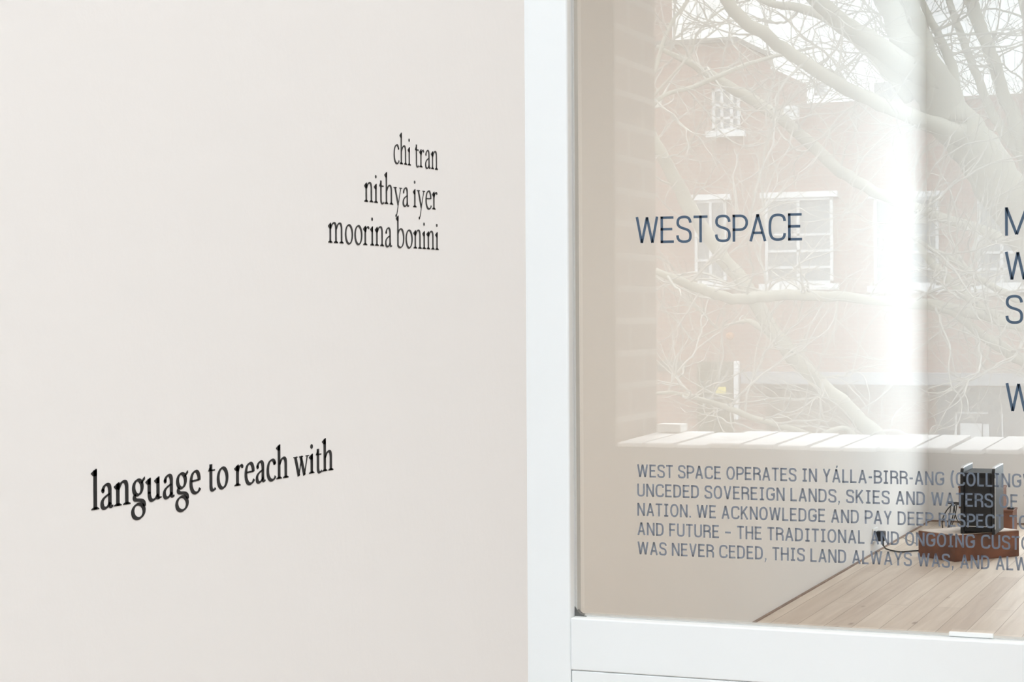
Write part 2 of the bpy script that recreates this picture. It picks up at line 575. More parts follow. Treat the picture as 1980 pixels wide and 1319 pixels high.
# wall over and beside the frame
b = MB()
b.box(GLX, FX0, GY - 0.01, GY + 0.012, 0, CEIL)
b.box(gx1 + 0.12, 4.6, GY - 0.01, GY + 0.012, 0, CEIL)
struct(b.build('wall_front', M_WALL), 'white wall beside the glazed front', 'wall')

# ------------------------------------------------------------------ lettering
def bez(p0, p1, p2, p3, n=10):
    return [((1 - t) ** 3 * p0[0] + 3 * (1 - t) ** 2 * t * p1[0] + 3 * (1 - t) * t * t * p2[0] + t ** 3 * p3[0],
             (1 - t) ** 3 * p0[1] + 3 * (1 - t) ** 2 * t * p1[1] + 3 * (1 - t) * t * t * p2[1] + t ** 3 * p3[1]) for t in [k / n for k in range(1, n + 1)]]


def path(s):
    """SVG-like: M x y, L x y, C x1 y1 x2 y2 x y"""
    tk = s.split(); i = 0; pts = []
    while i < len(tk):
        c = tk[i]
        if c in 'ML':
            pts.append((float(tk[i + 1]), float(tk[i + 2]))); i += 3
        else:
            q = [float(v) for v in tk[i + 1:i + 7]]
            pts += bez(pts[-1], (q[0], q[1]), (q[2], q[3]), (q[4], q[5])); i += 7
    return pts


def ribbon(pts, wf, closed=False):
    """list of quads around a centre line; wf(direction angle) -> width"""
    n = len(pts); L = []
    for i, p in enumerate(pts):
        if closed:
            a, c = pts[(i - 1) % n], pts[(i + 1) % n]
        else:
            a, c = pts[max(i - 1, 0)], pts[min(i + 1, n - 1)]
        dx, dy = c[0] - a[0], c[1] - a[1]
        l = math.hypot(dx, dy) or 1
        nx, ny = -dy / l, dx / l
        k = 1.0
        if 0 < i < n - 1 or closed:   # mitre
            d1 = (p[0] - a[0], p[1] - a[1]); l1 = math.hypot(*d1) or 1
            cs = abs((-d1[1] / l1) * nx + (d1[0] / l1) * ny)
            k = min(1 / max(cs, 0.35), 2.2)
        w = wf(math.atan2(dy, dx)) / 2 * k
        L.append(((p[0] + nx * w, p[1] + ny * w), (p[0] - nx * w, p[1] - ny * w)))
    out = []
    rng_ = range(n) if closed else range(n - 1)
    for i in rng_:
        j = (i + 1) % n
        out.append([L[i][0], L[i][1], L[j][1], L[j][0]])
    return out


def disc(x, y, r, n=14):
    return [[(x + r * math.cos(2 * math.pi * k / n), y + r * math.sin(2 * math.pi * k / n)) for k in range(n)]]


def ell(cx, cy, rx, ry, n=32):
    return [(cx + rx * math.cos(2 * math.pi * k / n), cy + ry * math.sin(2 * math.pi * k / n)) for k in range(n)]


def serif_glyph(ch, s):
    hair = 0.34 * s + 1.5
    pen = lambda a: hair + (s - hair) * abs(math.sin(a - math.radians(22))) ** 1.3 * 1.06
    R = lambda st: ribbon(path(st), pen)
    H = s / 2

    def stem(x, h, flag=True, foot=True, base=0):
        q = [[(x - H, base), (x + H, base), (x + H, h), (x - H, h)]]
        if flag:
            q.append([(x - H, h - 26), (x + H, h - 26), (x + H, h + 5), (x + H * 0.3, h + 5), (x - H - 15, h - 11), (x - H - 15, h - 15)])
        if foot:
            q.append([(x - H - 14, 0), (x + H + 14, 0), (x + H + 14, 4.5), (x + H, 11), (x - H, 11), (x - H - 14, 4.5)])
        return q

    def arch(x0, x1):
        return R('M %g 70 C %g 94 %g 103 %g 103 C %g 103 %g 92 %g 70 L %g 30 L %g 0' % (x0, x0 + 14, x0 + 24, x0 + 36, x1 - 5, x1, x1, x1, x1)) + stem(x1, 0, False, True)

    def top(x, w=20):
        return [[(x - w, 94), (x + w, 94), (x + w, 99), (x - w, 99)]]
    if ch == 'n': return stem(20, 98) + arch(22, 80), 104
    if ch == 'm': return stem(20, 98) + arch(22, 80) + arch(82, 140), 164
    if ch == 'h': return stem(20, 170) + arch(22, 80), 104
    if ch == 'i': return stem(20, 98) + disc(19, 141, H * 1.12), 44
    if ch == 'l': return stem(20, 170), 44
    if ch == 'r': return stem(20, 98) + R('M 22 68 C 30 90 42 100 60 97') + disc(60, 92, H * 0.85), 70
    if ch == 'o': return ribbon(ell(47, 50, 40 - s * .2, 51 - hair * .3), pen, True), 94
    if ch == 'c': return R('M 72 78 C 68 96 58 101 48 101 C 22 101 10 76 10 48 C 10 18 26 0 48 0 C 60 0 70 5 78 18') + disc(70, 84, H * 0.85), 80
    if ch == 'e': return ribbon(path('M 12 57 L 74 60'), lambda a: hair) + R('M 72 58 C 73 86 60 101 46 101 C 22 101 10 76 10 48 C 10 18 26 0 47 0 C 60 0 71 6 79 20'), 84
    if ch == 'a': return R('M 14 74 C 18 92 30 101 41 101 C 56 101 61 90 61 74 L 61 22 C 61 4 69 0 83 6') + disc(16, 76, H * 0.9) + R('M 61 60 C 40 52 10 44 10 20 C 10 6 19 0 30 0 C 44 0 54 9 62 22'), 84
    if ch == 'b': return stem(18, 170, True, False, 8) + R('M 18 72 C 30 95 42 102 53 102 C 80 102 88 76 88 52 C 88 22 72 0 46 0 C 35 0 25 3 16 11'), 99
    if ch == 't': return R('M 26 124 L 26 24 C 26 4 34 0 43 0 C 51 0 57 2 62 8') + [[(6, 91), (58, 91), (58, 98), (26, 98), (26, 124), (22, 120), (6, 95)]], 62
    if ch == 'u': return stem(18, 98, True, False, 30) + R('M 18 40 L 18 34 C 18 10 28 0 42 0 C 56 0 68 8 80 24') + stem(80, 98, True, False) + [[(80, 0), (80 + H + 16, 6), (80 + H + 16, 10), (80, 14)]], 106
    if ch == 'g':
        return (ribbon(ell(42, 67, 29, 33), pen, True) + R('M 26 38 C 12 28 16 14 34 12 C 60 9 88 8 86 -20')
                + ribbon(ell(45, -39, 39, 32), pen, True) + [[(62, 90), (66, 80), (92, 100), (90, 112), (82, 108)]]), 93
    if ch == 'w':
        D = lambda x0, y0, x1, y1, w: ribbon([(x0, y0), (x1, y1)], lambda a: w)
        return D(10, 98, 42, -2, s) + D(42, -2, 68, 92, hair) + D(60, 98, 94, -2, s) + D(94, -2, 122, 98, hair) + top(12) + top(64, 18) + top(122, 17), 134
    if ch == 'y':
        D = lambda x0, y0, x1, y1, w: ribbon([(x0, y0), (x1, y1)], lambda a: w)
        return D(12, 98, 50, 2, s) + ribbon(path('M 84 98 L 50 2 C 42 -24 38 -48 24 -60'), lambda a: hair * 1.1) + disc(24, -58, H * 1.0) + top(13) + top(84, 17), 94
    return [], 40


def sans_glyph(ch, t):
    c = lambda a: t
    R = lambda st: ribbon(path(st), c)
    T = 100 - t / 2; B = t / 2; L0 = t / 2
    mid = 52
    bar = lambda x0, x1, y: [[(x0, y - t / 2), (x1, y - t / 2), (x1, y + t / 2), (x0, y + t / 2)]]
    v = lambda x, y0=0, y1=100: [[(x - t / 2, y0), (x + t / 2, y0), (x + t / 2, y1), (x - t / 2, y1)]]
    D = lambda x0, y0, x1, y1: ribbon([(x0, y0), (x1, y1)], c)
    ov = 'C %g %g'
    if ch == 'A': return D(L0, 0, 31, 100 - t * .2) + D(62 - L0, 0, 31, 100 - t * .2) + bar(14, 48, 31) + [[(31 - t * .55, 100), (31 - t * .55, 100 - t), (31 + t * .55, 100 - t), (31 + t * .55, 100)]], 62
    if ch == '\u00c1':
        g, w = sans_glyph('A', t)
        return g + [[(29, 108), (38, 108), (42, 126), (30, 126)]], w
    if ch == 'B': return v(L0) + R('M 0 %g L 28 %g C 58 %g 58 %g 28 %g L 0 %g' % (T, T, T, mid, mid, mid)) + R('M 28 %g C 64 %g 64 %g 28 %g L 0 %g' % (mid, mid, B, B, B)), 56
    if ch == 'C': return R('M 58 72 C 57 92 48 %g 33 %g C 12 %g %g 84 %g 50 C %g 16 12 %g 33 %g C 48 %g 57 8 58 28' % (T, T, T, L0, L0, L0, B, B, B)), 62
    if ch == 'D': return v(L0) + R('M 0 %g L 22 %g C 48 %g %g 78 %g 50 C %g 22 48 %g 22 %g L 0 %g' % (T, T, T, 59 - L0, 59 - L0, 59 - L0, B, B, B)), 60
    if ch == 'E': return v(L0) + bar(0, 49, T) + bar(0, 44, mid) + bar(0, 50, B), 52
    if ch == 'F': return v(L0) + bar(0, 48, T) + bar(0, 43, mid - 3), 49
    if ch == 'G': return R('M 58 74 C 56 92 48 %g 33 %g C 12 %g %g 84 %g 50 C %g 16 12 %g 33 %g C 52 %g 58 14 58 46 L 34 46' % (T, T, T, L0, L0, L0, B, B, B)), 64
    if ch == 'H': return v(L0) + v(58 - L0) + bar(0, 58, mid), 58
    if ch == 'I': return v(20) + bar(4, 36, T) + bar(4, 36, B), 40
    if ch == 'K': return v(L0) + D(4, 36, 55 - L0, 100) + D(22, 56, 58 - L0, 0), 58
    if ch == 'L': return v(L0) + bar(0, 46, B), 47
    if ch == 'M': return v(L0) + v(76 - L0) + D(L0, 98, 38, 4) + D(76 - L0, 98, 38, 4), 76
    if ch == 'N': return v(L0) + v(60 - L0) + D(L0, 98, 60 - L0, 2), 60
    if ch == 'O':
        return ribbon([(32 + (32 - L0) * math.copysign(abs(math.cos(a)) ** .88, math.cos(a)), 50 + (51 - L0) * math.copysign(abs(math.sin(a)) ** .88, math.sin(a))) for a in [2 * math.pi * k / 40 for k in range(40)]], c, True), 64
    if ch == 'P': return v(L0) + R('M 0 %g L 28 %g C 60 %g 60 44 28 44 L 0 44' % (T, T, T)), 53
    if ch == 'R': return v(L0) + R('M 0 %g L 26 %g C 58 %g 58 %g 26 %g L 0 %g' % (T, T, T, mid - 2, mid - 2, mid - 2)) + R('M 28 %g C 46 %g 51 40 51 26 L 51 0' % (mid - 2, mid - 2)), 56
    if ch == 'S': return R('M %g 74 C %g 90 44 %g 29 %g C 12 %g %g 90 %g 75 C %g 60 18 56 30 52 C 46 47 %g 42 %g 25 C %g 10 46 %g 29 %g C 13 %g 4 10 %g 28' % (54 - L0 * .4, 52 - L0 * .4, T + 1, T + 1, T + 1, L0, L0, L0, 57 - L0, 57 - L0, 57 - L0, B - 1, B - 1, B - 1, L0 * .8)), 56
    if ch == 'T': return v(26) + bar(0, 52, T), 52
    if ch == 'U': return R('M %g 100 L %g 34 C %g 12 14 %g 29 %g C 44 %g %g 12 %g 34 L %g 100' % (L0, L0, L0, B, B, B, 58 - L0, 58 - L0, 58 - L0)), 58
    if ch == 'V': return D(L0, 100, 29, 2) + D(58 - L0, 100, 29, 2) + [[(29 - t * .5, 0), (29 + t * .5, 0), (29 + t * .5, t), (29 - t * .5, t)]], 58
    if ch == 'W': return D(L0, 100, 23, 2) + D(23, 2, 43, 98) + D(43, 98, 63, 2) + D(63, 2, 86 - L0, 100), 86
    if ch == 'Y': return D(L0, 100, 29, 44) + D(58 - L0, 100, 29, 44) + v(29, 0, 48), 58
    if ch == '.': return v(8, 0, t), 18
    if ch == ',': return [[(2, t), (14, t), (14, 2), (6, -18), (1, -18), (5, 0)]], 18
    if ch == '-': return bar(2, 26, 46), 28
    if ch == '\u2013': return bar(4, 46, 46), 52
    if ch == '(': return R('M 24 112 C 4 84 4 16 24 -14'), 28
    if ch == ')': return R('M 4 112 C 24 84 24 16 4 -14'), 28
    return [], 24


def set_line(name, text, glyph, par, track, place, sx, sz, thick, material, label, cat, group, split='letter', wordgap=None, partname='letter'):
    """place(u,v,w)->world; one thing per line, one child per letter or word"""
    base = place(0, 0, 0)
    root = thing(name, base, label, cat, group)
    u = 0.0; mb = MB(); made = 0

    def flush():
        nonlocal mb
        if mb.v:
            mb.build(partname, material, root, origin=base)
        mb = MB()
    for ch in text:
        if ch == ' ':
            if split == 'word': flush()
            u += (wordgap or 30)
            continue
        polys, adv = glyph(ch, par)
        for q in polys:
            ar = sum(q[i][0] * q[(i + 1) % len(q)][1] - q[(i + 1) % len(q)][0] * q[i][1] for i in range(len(q)))
            if ar < 0: q = q[::-1]
            mb.prism(q, lambda p: place((u + p[0]) * sx, p[1] * sz, thick), lambda p: place((u + p[0]) * sx, p[1] * sz, 0.00005))
        u += adv + track
        if split == 'letter': flush()
    flush()
    return u - track


def line_width(text, glyph, par, track, wordgap):
    u = 0
    for ch in text:
        u += wordgap if ch == ' ' else glyph(ch, par)[1] + track
    return u - track


WALL_LINES = [
    ('chi tran', 0.95207, 1.01075, 1.4809, 16.5, 1.0, 'names', M_INKG, 'top and shortest of three small black serif lines on the white wall'),
    ('nithya iyer', 0.9166, 1.0098, 1.4583, 16.5, 1.0, 'names', M_INKG, 'middle of three small black serif lines on the white wall'),
    ('moorina bonini', 0.8754, 1.0112, 1.43565, 16.5, 1.0, 'names', M_INKG, 'lowest and longest of three small black serif lines on the white wall'),
    ('language to reach with', 0.6672, 0.8793, 1.32135, 22.5, 1.0, 'title', M_INK, 'larger black serif wall lettering reading language to reach with'),
]
for text, y0, y1, z, s, k, grp, mm, lab in WALL_LINES:
    wdt = line_width(text, serif_glyph, s, 10, 44)
    y0, y1, z = y0 * KP, y1 * KP, EYE + (z - EYE) * KP
    sx = (y1 - y0) / wdt
    xh = (0.0098 if grp == 'names' else 0.0094) * KP
    set_line('wall_lettering', text, serif_glyph, s, 10, (lambda u, v, w, y0=y0, z=z: (PX + w, y0 + u, z + v)), sx, xh / 100, 0.00015, mm,
             lab, 'lettering', 'small serif lines on the white wall' if grp == 'names' else None, 'letter', 44)

GLASS_LINES = [
    ('WEST SPACE', -0.7755, -0.5612, 1.4862, 9.5, 0.0335, M_NAVY, 'large navy two-word capital lettering standing alone on the glass above the paragraph', 'letter'),
    ('M', -0.3190, None, 1.48697, 9.5, 0.0335, M_NAVY, 'navy capital letter M at the top of the right-hand column on the glass', 'letter'),
    ('W', -0.3195, None, 1.43467, 9.5, 0.0335, M_NAVY, 'navy capital letter W directly under the M on the glass', 'letter'),
    ('S', -0.3187, None, 1.38358, 9.5, 0.0335, M_NAVY, 'navy capital letter S below the upper W on the glass', 'letter'),
    ('W', -0.3195, None, 1.28016, 9.5, 0.0335, M_NAVY, 'navy capital letter W standing alone below the S on the glass', 'letter'),
]
for text, x0, x1, z, t, cap, mm, lab, sp in GLASS_LINES:
    wdt = line_width('WEST SPACE', sans_glyph, t, 8, 20)
    sx = (-0.5612 + 0.7755) / wdt
    set_line('glass_lettering', text, sans_glyph, t, 8, (lambda u, v, w, x0=x0, z=z: (x0 + u, GY - 0.0002 - w, z + v)), sx, cap / 100, 0.0002, mm,
             lab, 'lettering', None if len(text) > 1 else 'navy letters of the right-hand column', sp, 20)
PARA = [
    ('WEST SPACE OPERATES IN Y\u00c1LLA-BIRR-ANG (COLLINGW', 'topmost of five slate capital lines in the paragraph on the glass'),
    ('UNCEDED SOVEREIGN LANDS, SKIES AND WATERS OF TH', 'second slate paragraph line on the glass, beginning UNCEDED SOVEREIGN LANDS'),
    ('NATION. WE ACKNOWLEDGE AND PAY DEEP RESPECT TO', 'third slate paragraph line on the glass, beginning NATION'),
    ('AND FUTURE \u2013 THE TRADITIONAL AND ONGOING CUSTO', 'fourth slate paragraph line on the glass, beginning AND FUTURE'),
    ('WAS NEVER CEDED, THIS LAND ALWAYS WAS, AND ALWAY', 'lowest slate paragraph line on the glass, beginning WAS NEVER CEDED'),
]
PT, PTR, PWG = 13.5, 11, 30
# end of a reference stretch of each line in the photo: (text up to, right edge px, baseline px)
PREF = [('WEST SPACE OPERATES IN Y\u00c1LLA-BIRR-ANG', 1826, 937), ('UNCEDED SOVEREIGN LANDS, SKIES AND', 1789, 976), ('NATION. WE ACKNOWLEDGE AND PAY DEEP', 1804, 1016),
        ('AND FUTURE \u2013 THE TRADITIONAL', 1672, 1054), ('WAS NEVER CEDED, THIS LAND ALWAYS WAS,', 1845, 1098)]
for i, (text, lab) in enumerate(PARA):
    z = 1.1912 - i * 0.0976 / 4
    x0 = -0.7755
    rt, rx, ry = PREF[i]
    xe = hit(rx, ry, 1, GY)[0]
    sx = (xe - x0) / line_width(rt, sans_glyph, PT, PTR, PWG)
    set_line('glass_lettering', text, sans_glyph, PT, PTR, (lambda u, v, w, x0=x0, z=z: (x0 + u, GY - 0.0002 - w, z + v)), sx, 0.0163 / 100, 0.0002, M_SLATE,
             lab, 'lettering', 'paragraph lines on the glass', 'word', PWG, 'word')

# ------------------------------------------------------------------ things in the gallery
def fl(x, y, z=0.0):
    return hit(x, y, 2, z)


# wooden plinth (rotated block)
c0 = fl(1847, 1087)                       # nearest bottom corner
ca, cb = fl(1971, 1075.5), fl(1805, 1079.5)
ea = (ca - c0)[:2]; eb = (cb - c0)[:2]
PW, PD = np.linalg.norm(ea), np.linalg.norm(eb)
ang = math.atan2(ea[1], ea[0])
PH = 0.150
u1 = np.array([math.cos(ang), math.sin(ang)]); u2 = np.array([-math.sin(ang), math.cos(ang)])
PD = max(PD, 0.30)


def loc2(a, bb, z):
    p = c0[:2] + u1 * a + u2 * bb
    return (p[0], p[1], z)


cen = loc2(PW / 2, PD / 2, 0)
pl = thing('wooden_plinth', cen, 'low red-brown wooden plinth under the black tower on the oak floor', 'plinth')
b = MB(); b.prism([(0, 0), (PW, 0), (PW, PD), (0, PD)], lambda p: loc2(p[0], p[1], PH - 0.004), lambda p: loc2(p[0], p[1], 0))
b.build('body', M_WOOD, pl, bevel=0.004, origin=cen)
b = MB(); b.prism([(0.004, 0.004), (PW - 0.004, 0.004), (PW - 0.004, PD - 0.004), (0.004, PD - 0.004)], lambda p: loc2(p[0], p[1], PH), lambda p: loc2(p[0], p[1], PH - 0.004))
o = b.build('top', M_WOODT, pl, origin=cen); o['label'] = 'top face with its light painted in as pale colour'

# black tower with two raised side panels
tz = PH
tl, tr_ = hit(1858, 1033, 2, tz), hit(1922, 1035, 2, tz)
yT = tl[1] + 0.02
xL = hit(1857, 1000, 1, yT)[0]; xR = hit(1924, 1000, 1, yT)[0]
yB = yT + 0.34
zTop = hit(1924, 908, 1, yT)[2]
pth = 0.018
tcen = ((xL + xR) / 2, (yT + yB) / 2, tz)
tw = thing('black_tower', tcen, 'black upright tower case with steel-edged side panels standing on the wooden plinth', 'computer tower')
b = MB(); b.box(xL + pth, xR - pth, yT + 0.006, yB - 0.01, tz + 0.012, zTop - 0.022)
b.build('body', M_BLACK, tw, bevel=0.006, origin=tcen)
b = MB(); b.box(xL + pth + 0.01, xR - pth - 0.01, yT + 0.003, yT + 0.007, tz + 0.05, zTop - 0.05)
b.build('front_panel', M_BLACK2, tw, bevel=0.002, origin=tcen)
b = MB(); b.box(xL + 0.03, xR - 0.03, yT + 0.001, yT + 0.004, tz + 0.042, tz + 0.045)
b.build('steel_line', M_CHROME, tw, origin=tcen)
prof = [(yT, tz), (yB, tz), (yB, zTop + 0.006), (yT + 0.04, zTop + 0.006), (yT + 0.018, zTop + 0.001), (yT + 0.006, zTop - 0.012), (yT, zTop - 0.032)]
for xa in (xL, xR - pth):
    b = MB(); b.prism(prof, lambda p: (xa, p[0], p[1]), lambda p: (xa + pth, p[0], p[1]))
    sp = b.build('side_panel', M_BLACK2, tw, bevel=0.003, origin=tcen)
    b = MB()
    tp = [(yB - 0.004, zTop + 0.0062), (yT + 0.04, zTop + 0.0062), (yT + 0.018, zTop + 0.0012)]
    for (ya, za), (yb_, zb) in zip(tp[:-1], tp[1:]):
        b.prism([(ya, za), (yb_, zb), (yb_, zb + 0.004), (ya, za + 0.004)], lambda p: (xa + 0.001, p[0], p[1]), lambda p: (xa + pth - 0.001, p[0], p[1]))
    st = b.build('steel_edge', M_CHROME, sp, origin=tcen); st['label'] = 'bright steel top edge'
b = MB(); b.box(xR - 0.003, xR + 0.0012, yT + 0.001, yT + 0.006, tz + 0.03, zTop - 0.05)
b.build('steel_edge', M_CHROME, tw, origin=tcen)

# stack of two wooden boxes behind the tower
q0 = fl(1850, 1027); q1 = fl(1967, 1027)
yb0 = q0[1]
xb0 = hit(1866, 1000, 1, yb0)[0]; xb1 = hit(1958, 1000, 1, yb0)[0]
zb = hit(1960, 987, 1, yb0)[2]
bc = ((xb0 + xb1) / 2, yb0 + 0.1, 0)
lb = thing('wooden_box', bc, 'wooden box on the floor behind the black tower, lower of two', 'box', 'wooden boxes behind the tower')
b = MB(); b.box(xb0, xb1, yb0, yb0 + 0.2, 0, zb - 0.012); b.build('body', M_WOOD, lb, bevel=0.003, origin=bc)
b = MB(); b.box(xb0 - 0.004, xb1 + 0.004, yb0 - 0.004, yb0 + 0.204, zb - 0.012, zb); b.build('lid', M_WOOD, lb, bevel=0.002, origin=bc)
xu0 = hit(1853, 960, 1, yb0)[0]; xu1 = hit(1938, 960, 1, yb0)[0]
zu = hit(1900, 942, 1, yb0)[2]
uc = ((xu0 + xu1) / 2, yb0 + 0.1, zb)
ub = thing('wooden_box', uc, 'dark wooden box stacked on the other behind the black tower', 'box', 'wooden boxes behind the tower')
b = MB(); b.box(xu0, xu1, yb0 + 0.01, yb0 + 0.19, zb, zu - 0.012); b.build('body', M_WOOD, ub, bevel=0.003, origin=uc)
b = MB(); b.box(xu0 - 0.003, xu1 + 0.003, yb0 + 0.007, yb0 + 0.193, zu - 0.012, zu); b.build('lid', M_WOOD, ub, bevel=0.002, origin=uc)


def cable(pts, r, label, name='cable', group='cables around the tower'):
    b = MB(); b.tube(smooth_path(pts, 6), r, 8)
    return tag(b.build(name, M_RUBBER, smooth=True), label, 'cable', group)


# loops of cable hanging at the left of the boxes
yc = yb0 - 0.015
hp = lambda x, y, dy=0.0: hit(x, y, 1, yc + dy)
cable([hp(1856, 974), hp(1843, 975), hp(1830, 988), hp(1822, 1006), hp(1823, 1022), hp(1828, 1029, 0.02), hp(1836, 1018), hp(1842, 1000), hp(1845, 978)], 0.0036,
      'black cable looping out farthest beside the wooden boxes')
cable([hp(1856, 972, .004), hp(1841, 973, .008), hp(1837, 990, .008), hp(1834, 1012, .008), hp(1832, 1028, .01), hp(1838, 1021, .012), hp(1844, 1006, .012), hp(1848, 990, .012), hp(1850, 977, .012)], 0.0028,
      'thin black cable in the inner loop beside the wooden boxes')
cable([hp(1856, 976, .02), hp(1846, 978, .02), hp(1847, 994, .02), hp(1852, 1008, .02), hp(1860, 1015, .02)], 0.0028,
      'black cable running from the boxes behind the black tower')
b = MB(); g0 = hp(1848, 973)
b.box(g0[0] - 0.05, g0[0] + 0.03, yc - 0.006, yc + 0.02, g0[2] - 0.006, g0[2] + 0.004)
tag(b.build('cable_clip', M_RUBBER, bevel=0.002), 'black clip holding the cables at the upper wooden box', 'clip')
g1 = hit(1955, 985, 1, yb0 + 0.08)
b = MB(); b.box(g1[0] - 0.02, g1[0] + 0.02, yb0 + 0.05, yb0 + 0.1, zb, zb + 0.012)
tag(b.build('small_adapter', M_RUBBER, bevel=0.003), 'small black adapter lying on the lower wooden box', 'adapter')

# power outlet, plug and flex
w0 = hit(1683, 1020, 0, GLX); w1 = hit(1698, 1048, 0, GLX)
oc = (GLX, (w0[1] + w1[1]) / 2, (w0[2] + w1[2]) / 2)
po = thing('power_outlet', oc, 'white power outlet low on the gallery side wall', 'outlet')
b = MB(); b.box(GLX, GLX + 0.012, oc[1] - 0.06, oc[1] + 0.06, oc[2] - 0.037, oc[2] + 0.04); b.build('cover_plate', M_PACK, po, bevel=0.003, origin=oc)
b = MB(); b.box(GLX + 0.012, GLX + 0.016, oc[1] - 0.045, oc[1] - 0.03, oc[2] + 0.012, oc[2] + 0.028); b.build('switch', M_PACK, po, bevel=0.001, origin=oc)
pg = thing('power_plug', (GLX + 0.012, oc[1], oc[2] - 0.01), 'black plug in the white wall outlet', 'plug')
b = MB(); b.box(GLX + 0.0125, GLX + 0.062, oc[1] - 0.028, oc[1] + 0.03, oc[2] - 0.035, oc[2] + 0.022); b.build('body', M_BLACK, pg, bevel=0.006, origin=(GLX + 0.012, oc[1], oc[2] - 0.01))
b = MB(); b.tube([(GLX + 0.045, oc[1] + 0.005, oc[2] - 0.032), (GLX + 0.05, oc[1] + 0.005, oc[2] - 0.06)], [0.008, 0.005], 10); b.build('strain_relief', M_RUBBER, pg, origin=(GLX + 0.012, oc[1], oc[2] - 0.01))
f1, f2, f3, f4 = fl(1714, 1064.5), fl(1738, 1068.5), fl(1765, 1067), fl(1806, 1064)
zr = 0.0045
cable([(GLX + 0.05, oc[1] + 0.005, oc[2] - 0.06), tuple((np.array((GLX + 0.05, oc[1], oc[2] - 0.06)) + f1) / 2 + np.array((0, 0, 0.005))), (f1[0], f1[1], zr + .004), (f2[0], f2[1], zr), (f3[0], f3[1], zr), (f4[0], f4[1], zr)], 0.0042,
      'black power flex from the wall plug across the floor to the wooden plinth', 'flex_cable')
h1, h2, h3, h4 = fl(1746, 1040), fl(1762, 1048), fl(1780, 1053), fl(1808, 1054)
b = MB(); b.tube(smooth_path([(p[0], p[1], 0.0022) for p in (h1, h2, h3, h4)], 6), 0.0020, 6)
tag(b.build('thin_cord', mat('grey_cord', (0.3, 0.29, 0.28), 0.6), smooth=True), 'thin grey cord lying on the floor behind the power flex', 'cord')

# ------------------------------------------------------------------ outside, behind the camera (seen in the glass)
GROUND = -3.0


def vp(px, py, D):
    """a point of the street, seen mirrored in the pane at depth D"""
    p = EP + ray(px, py) * D
    return np.array((p[0], 2 * GY - p[1], p[2]))


def vh(px, py, Y):
    p = hit(px, py, 1, Y)
    return p[0], p[2]


b = MB(); b.box(-60, 40, -90, WY1 - 0.6, GROUND - 0.3, GROUND)
struct(b.build('street', M_ASPH), 'grey asphalt street below the window', 'street')

# brick building across the street
BY = 40.0
by = 2 * GY - BY
bl = thing('brick_building', (-9, by, GROUND), 'red brick building with white-silled windows across the street', 'building')
BO = (-9, by, GROUND)


def rect(px0, px1, py0, py1, y0, y1, Y=BY):
    """box on the facade from picture bounds; y0,y1 metres in front (+) or behind (-) of it"""
    xa, za = vh(px0, (py0), Y); xb, zb_ = vh(px1, (py1), Y)
    m_ = MB(); m_.box(xa, xb, by + y0, by + y1, zb_, za)
    return m_


xA, zA = vh(1300, 88, BY + 3)[0], vh(1300, 88, BY)[1]
xB, xC = vh(1490, 100, BY + 3)[0], vh(1560, 128, BY + 3)[0]
zC, zD = vh(1560, 130, BY)[1], vh(1660, 195, BY)[1]
b = MB()
b.box(-26, xA, by - 3, by, GROUND, 11)
b.box(xA, xB, by - 3, by, GROUND, zA)
b.box(xB, xC, by - 3, by, GROUND, zC)
b.box(xC, 3.5, by - 3, by, GROUND, zD)
b.build('wall', M_FACADE, bl, origin=BO)
b = MB(); b.box(xA, xB + 0.05, by - 3.05, by + 0.1, zA, zA + 0.1); b.build('parapet', M_PLATE, bl, origin=BO)


def bwindow(px0, px1, py0, py1, cols, rows, sill=True, lintel=False):
    xa, za = vh(px0, py0, BY); xb, zb_ = vh(px1, py1, BY)
    fw = 0.06
    m_ = MB()
    m_.box(xa, xa + fw, by, by + 0.06, zb_, za); m_.box(xb - fw, xb, by, by + 0.06, zb_, za)
    m_.box(xa, xb, by, by + 0.06, za - fw, za); m_.box(xa, xb, by, by + 0.06, zb_, zb_ + fw)
    for c in cols:
        xx = xa + (xb - xa) * c; m_.box(xx - 0.03, xx + 0.03, by, by + 0.055, zb_, za)
    for r_ in rows:
        zz = za + (zb_ - za) * r_; m_.box(xa, xb, by, by + 0.055, zz - 0.025, zz + 0.025)
    w_ = m_.build('window', M_FRM, bl, origin=BO)
    m_ = MB(); m_.box(xa + 0.01, xb - 0.01, by, by + 0.025, zb_ + 0.01, za - 0.01); m_.build('pane', M_PANE, w_, origin=BO)
    if sill:
        m_ = MB(); m_.box(xa - 0.12, xb + 0.12, by, by + 0.14, zb_ - 0.13, zb_); m_.build('window_sill', M_WHITE, w_, origin=BO)
    if lintel:
        m_ = MB(); m_.box(xa - 0.1, xb + 0.1, by, by + 0.1, za, za + 0.12); m_.build('lintel', M_WHITE, w_, origin=BO)


bwindow(1344, 1406, 388, 548, (0.5,), (0.45, 0.72), True, True)
bwindow(1480, 1612, 384, 548, (0.49,), (0.43, 0.62, 0.81), True, True)
bwindow(1690, 1816, 384, 552, (0.5,), (0.43, 0.62, 0.81), True, True)
bwindow(1890, 1985, 384, 552, (0.5,), (0.43, 0.62, 0.81), True, False)
bwindow(1378, 1432, 172, 252, (0.35, 0.7), (0.4, 0.7), True, False)
bwindow(1576, 1600, 160, 184, (), (), False, False)
rect(1518, 1546, 206, 232, 0, 0.12).build('vent_hood', M_WHITE, bl, origin=BO)
dr = rect(1349, 1419, 699, 905, 0, 0.05).build('door', M_DOORG, bl, origin=BO)
rect(1384, 1405, 748, 762, 0.05, 0.06).build('yellow_notice', M_YEL, dr, origin=BO)
rect(1354, 1414, 768, 771, 0.05, 0.08).build('push_bar', M_AWN, dr, origin=BO)
rect(1421, 1432, 698, 812, 0, 0.14).build('downpipe', M_WHITE, bl, bevel=0.03, origin=BO)
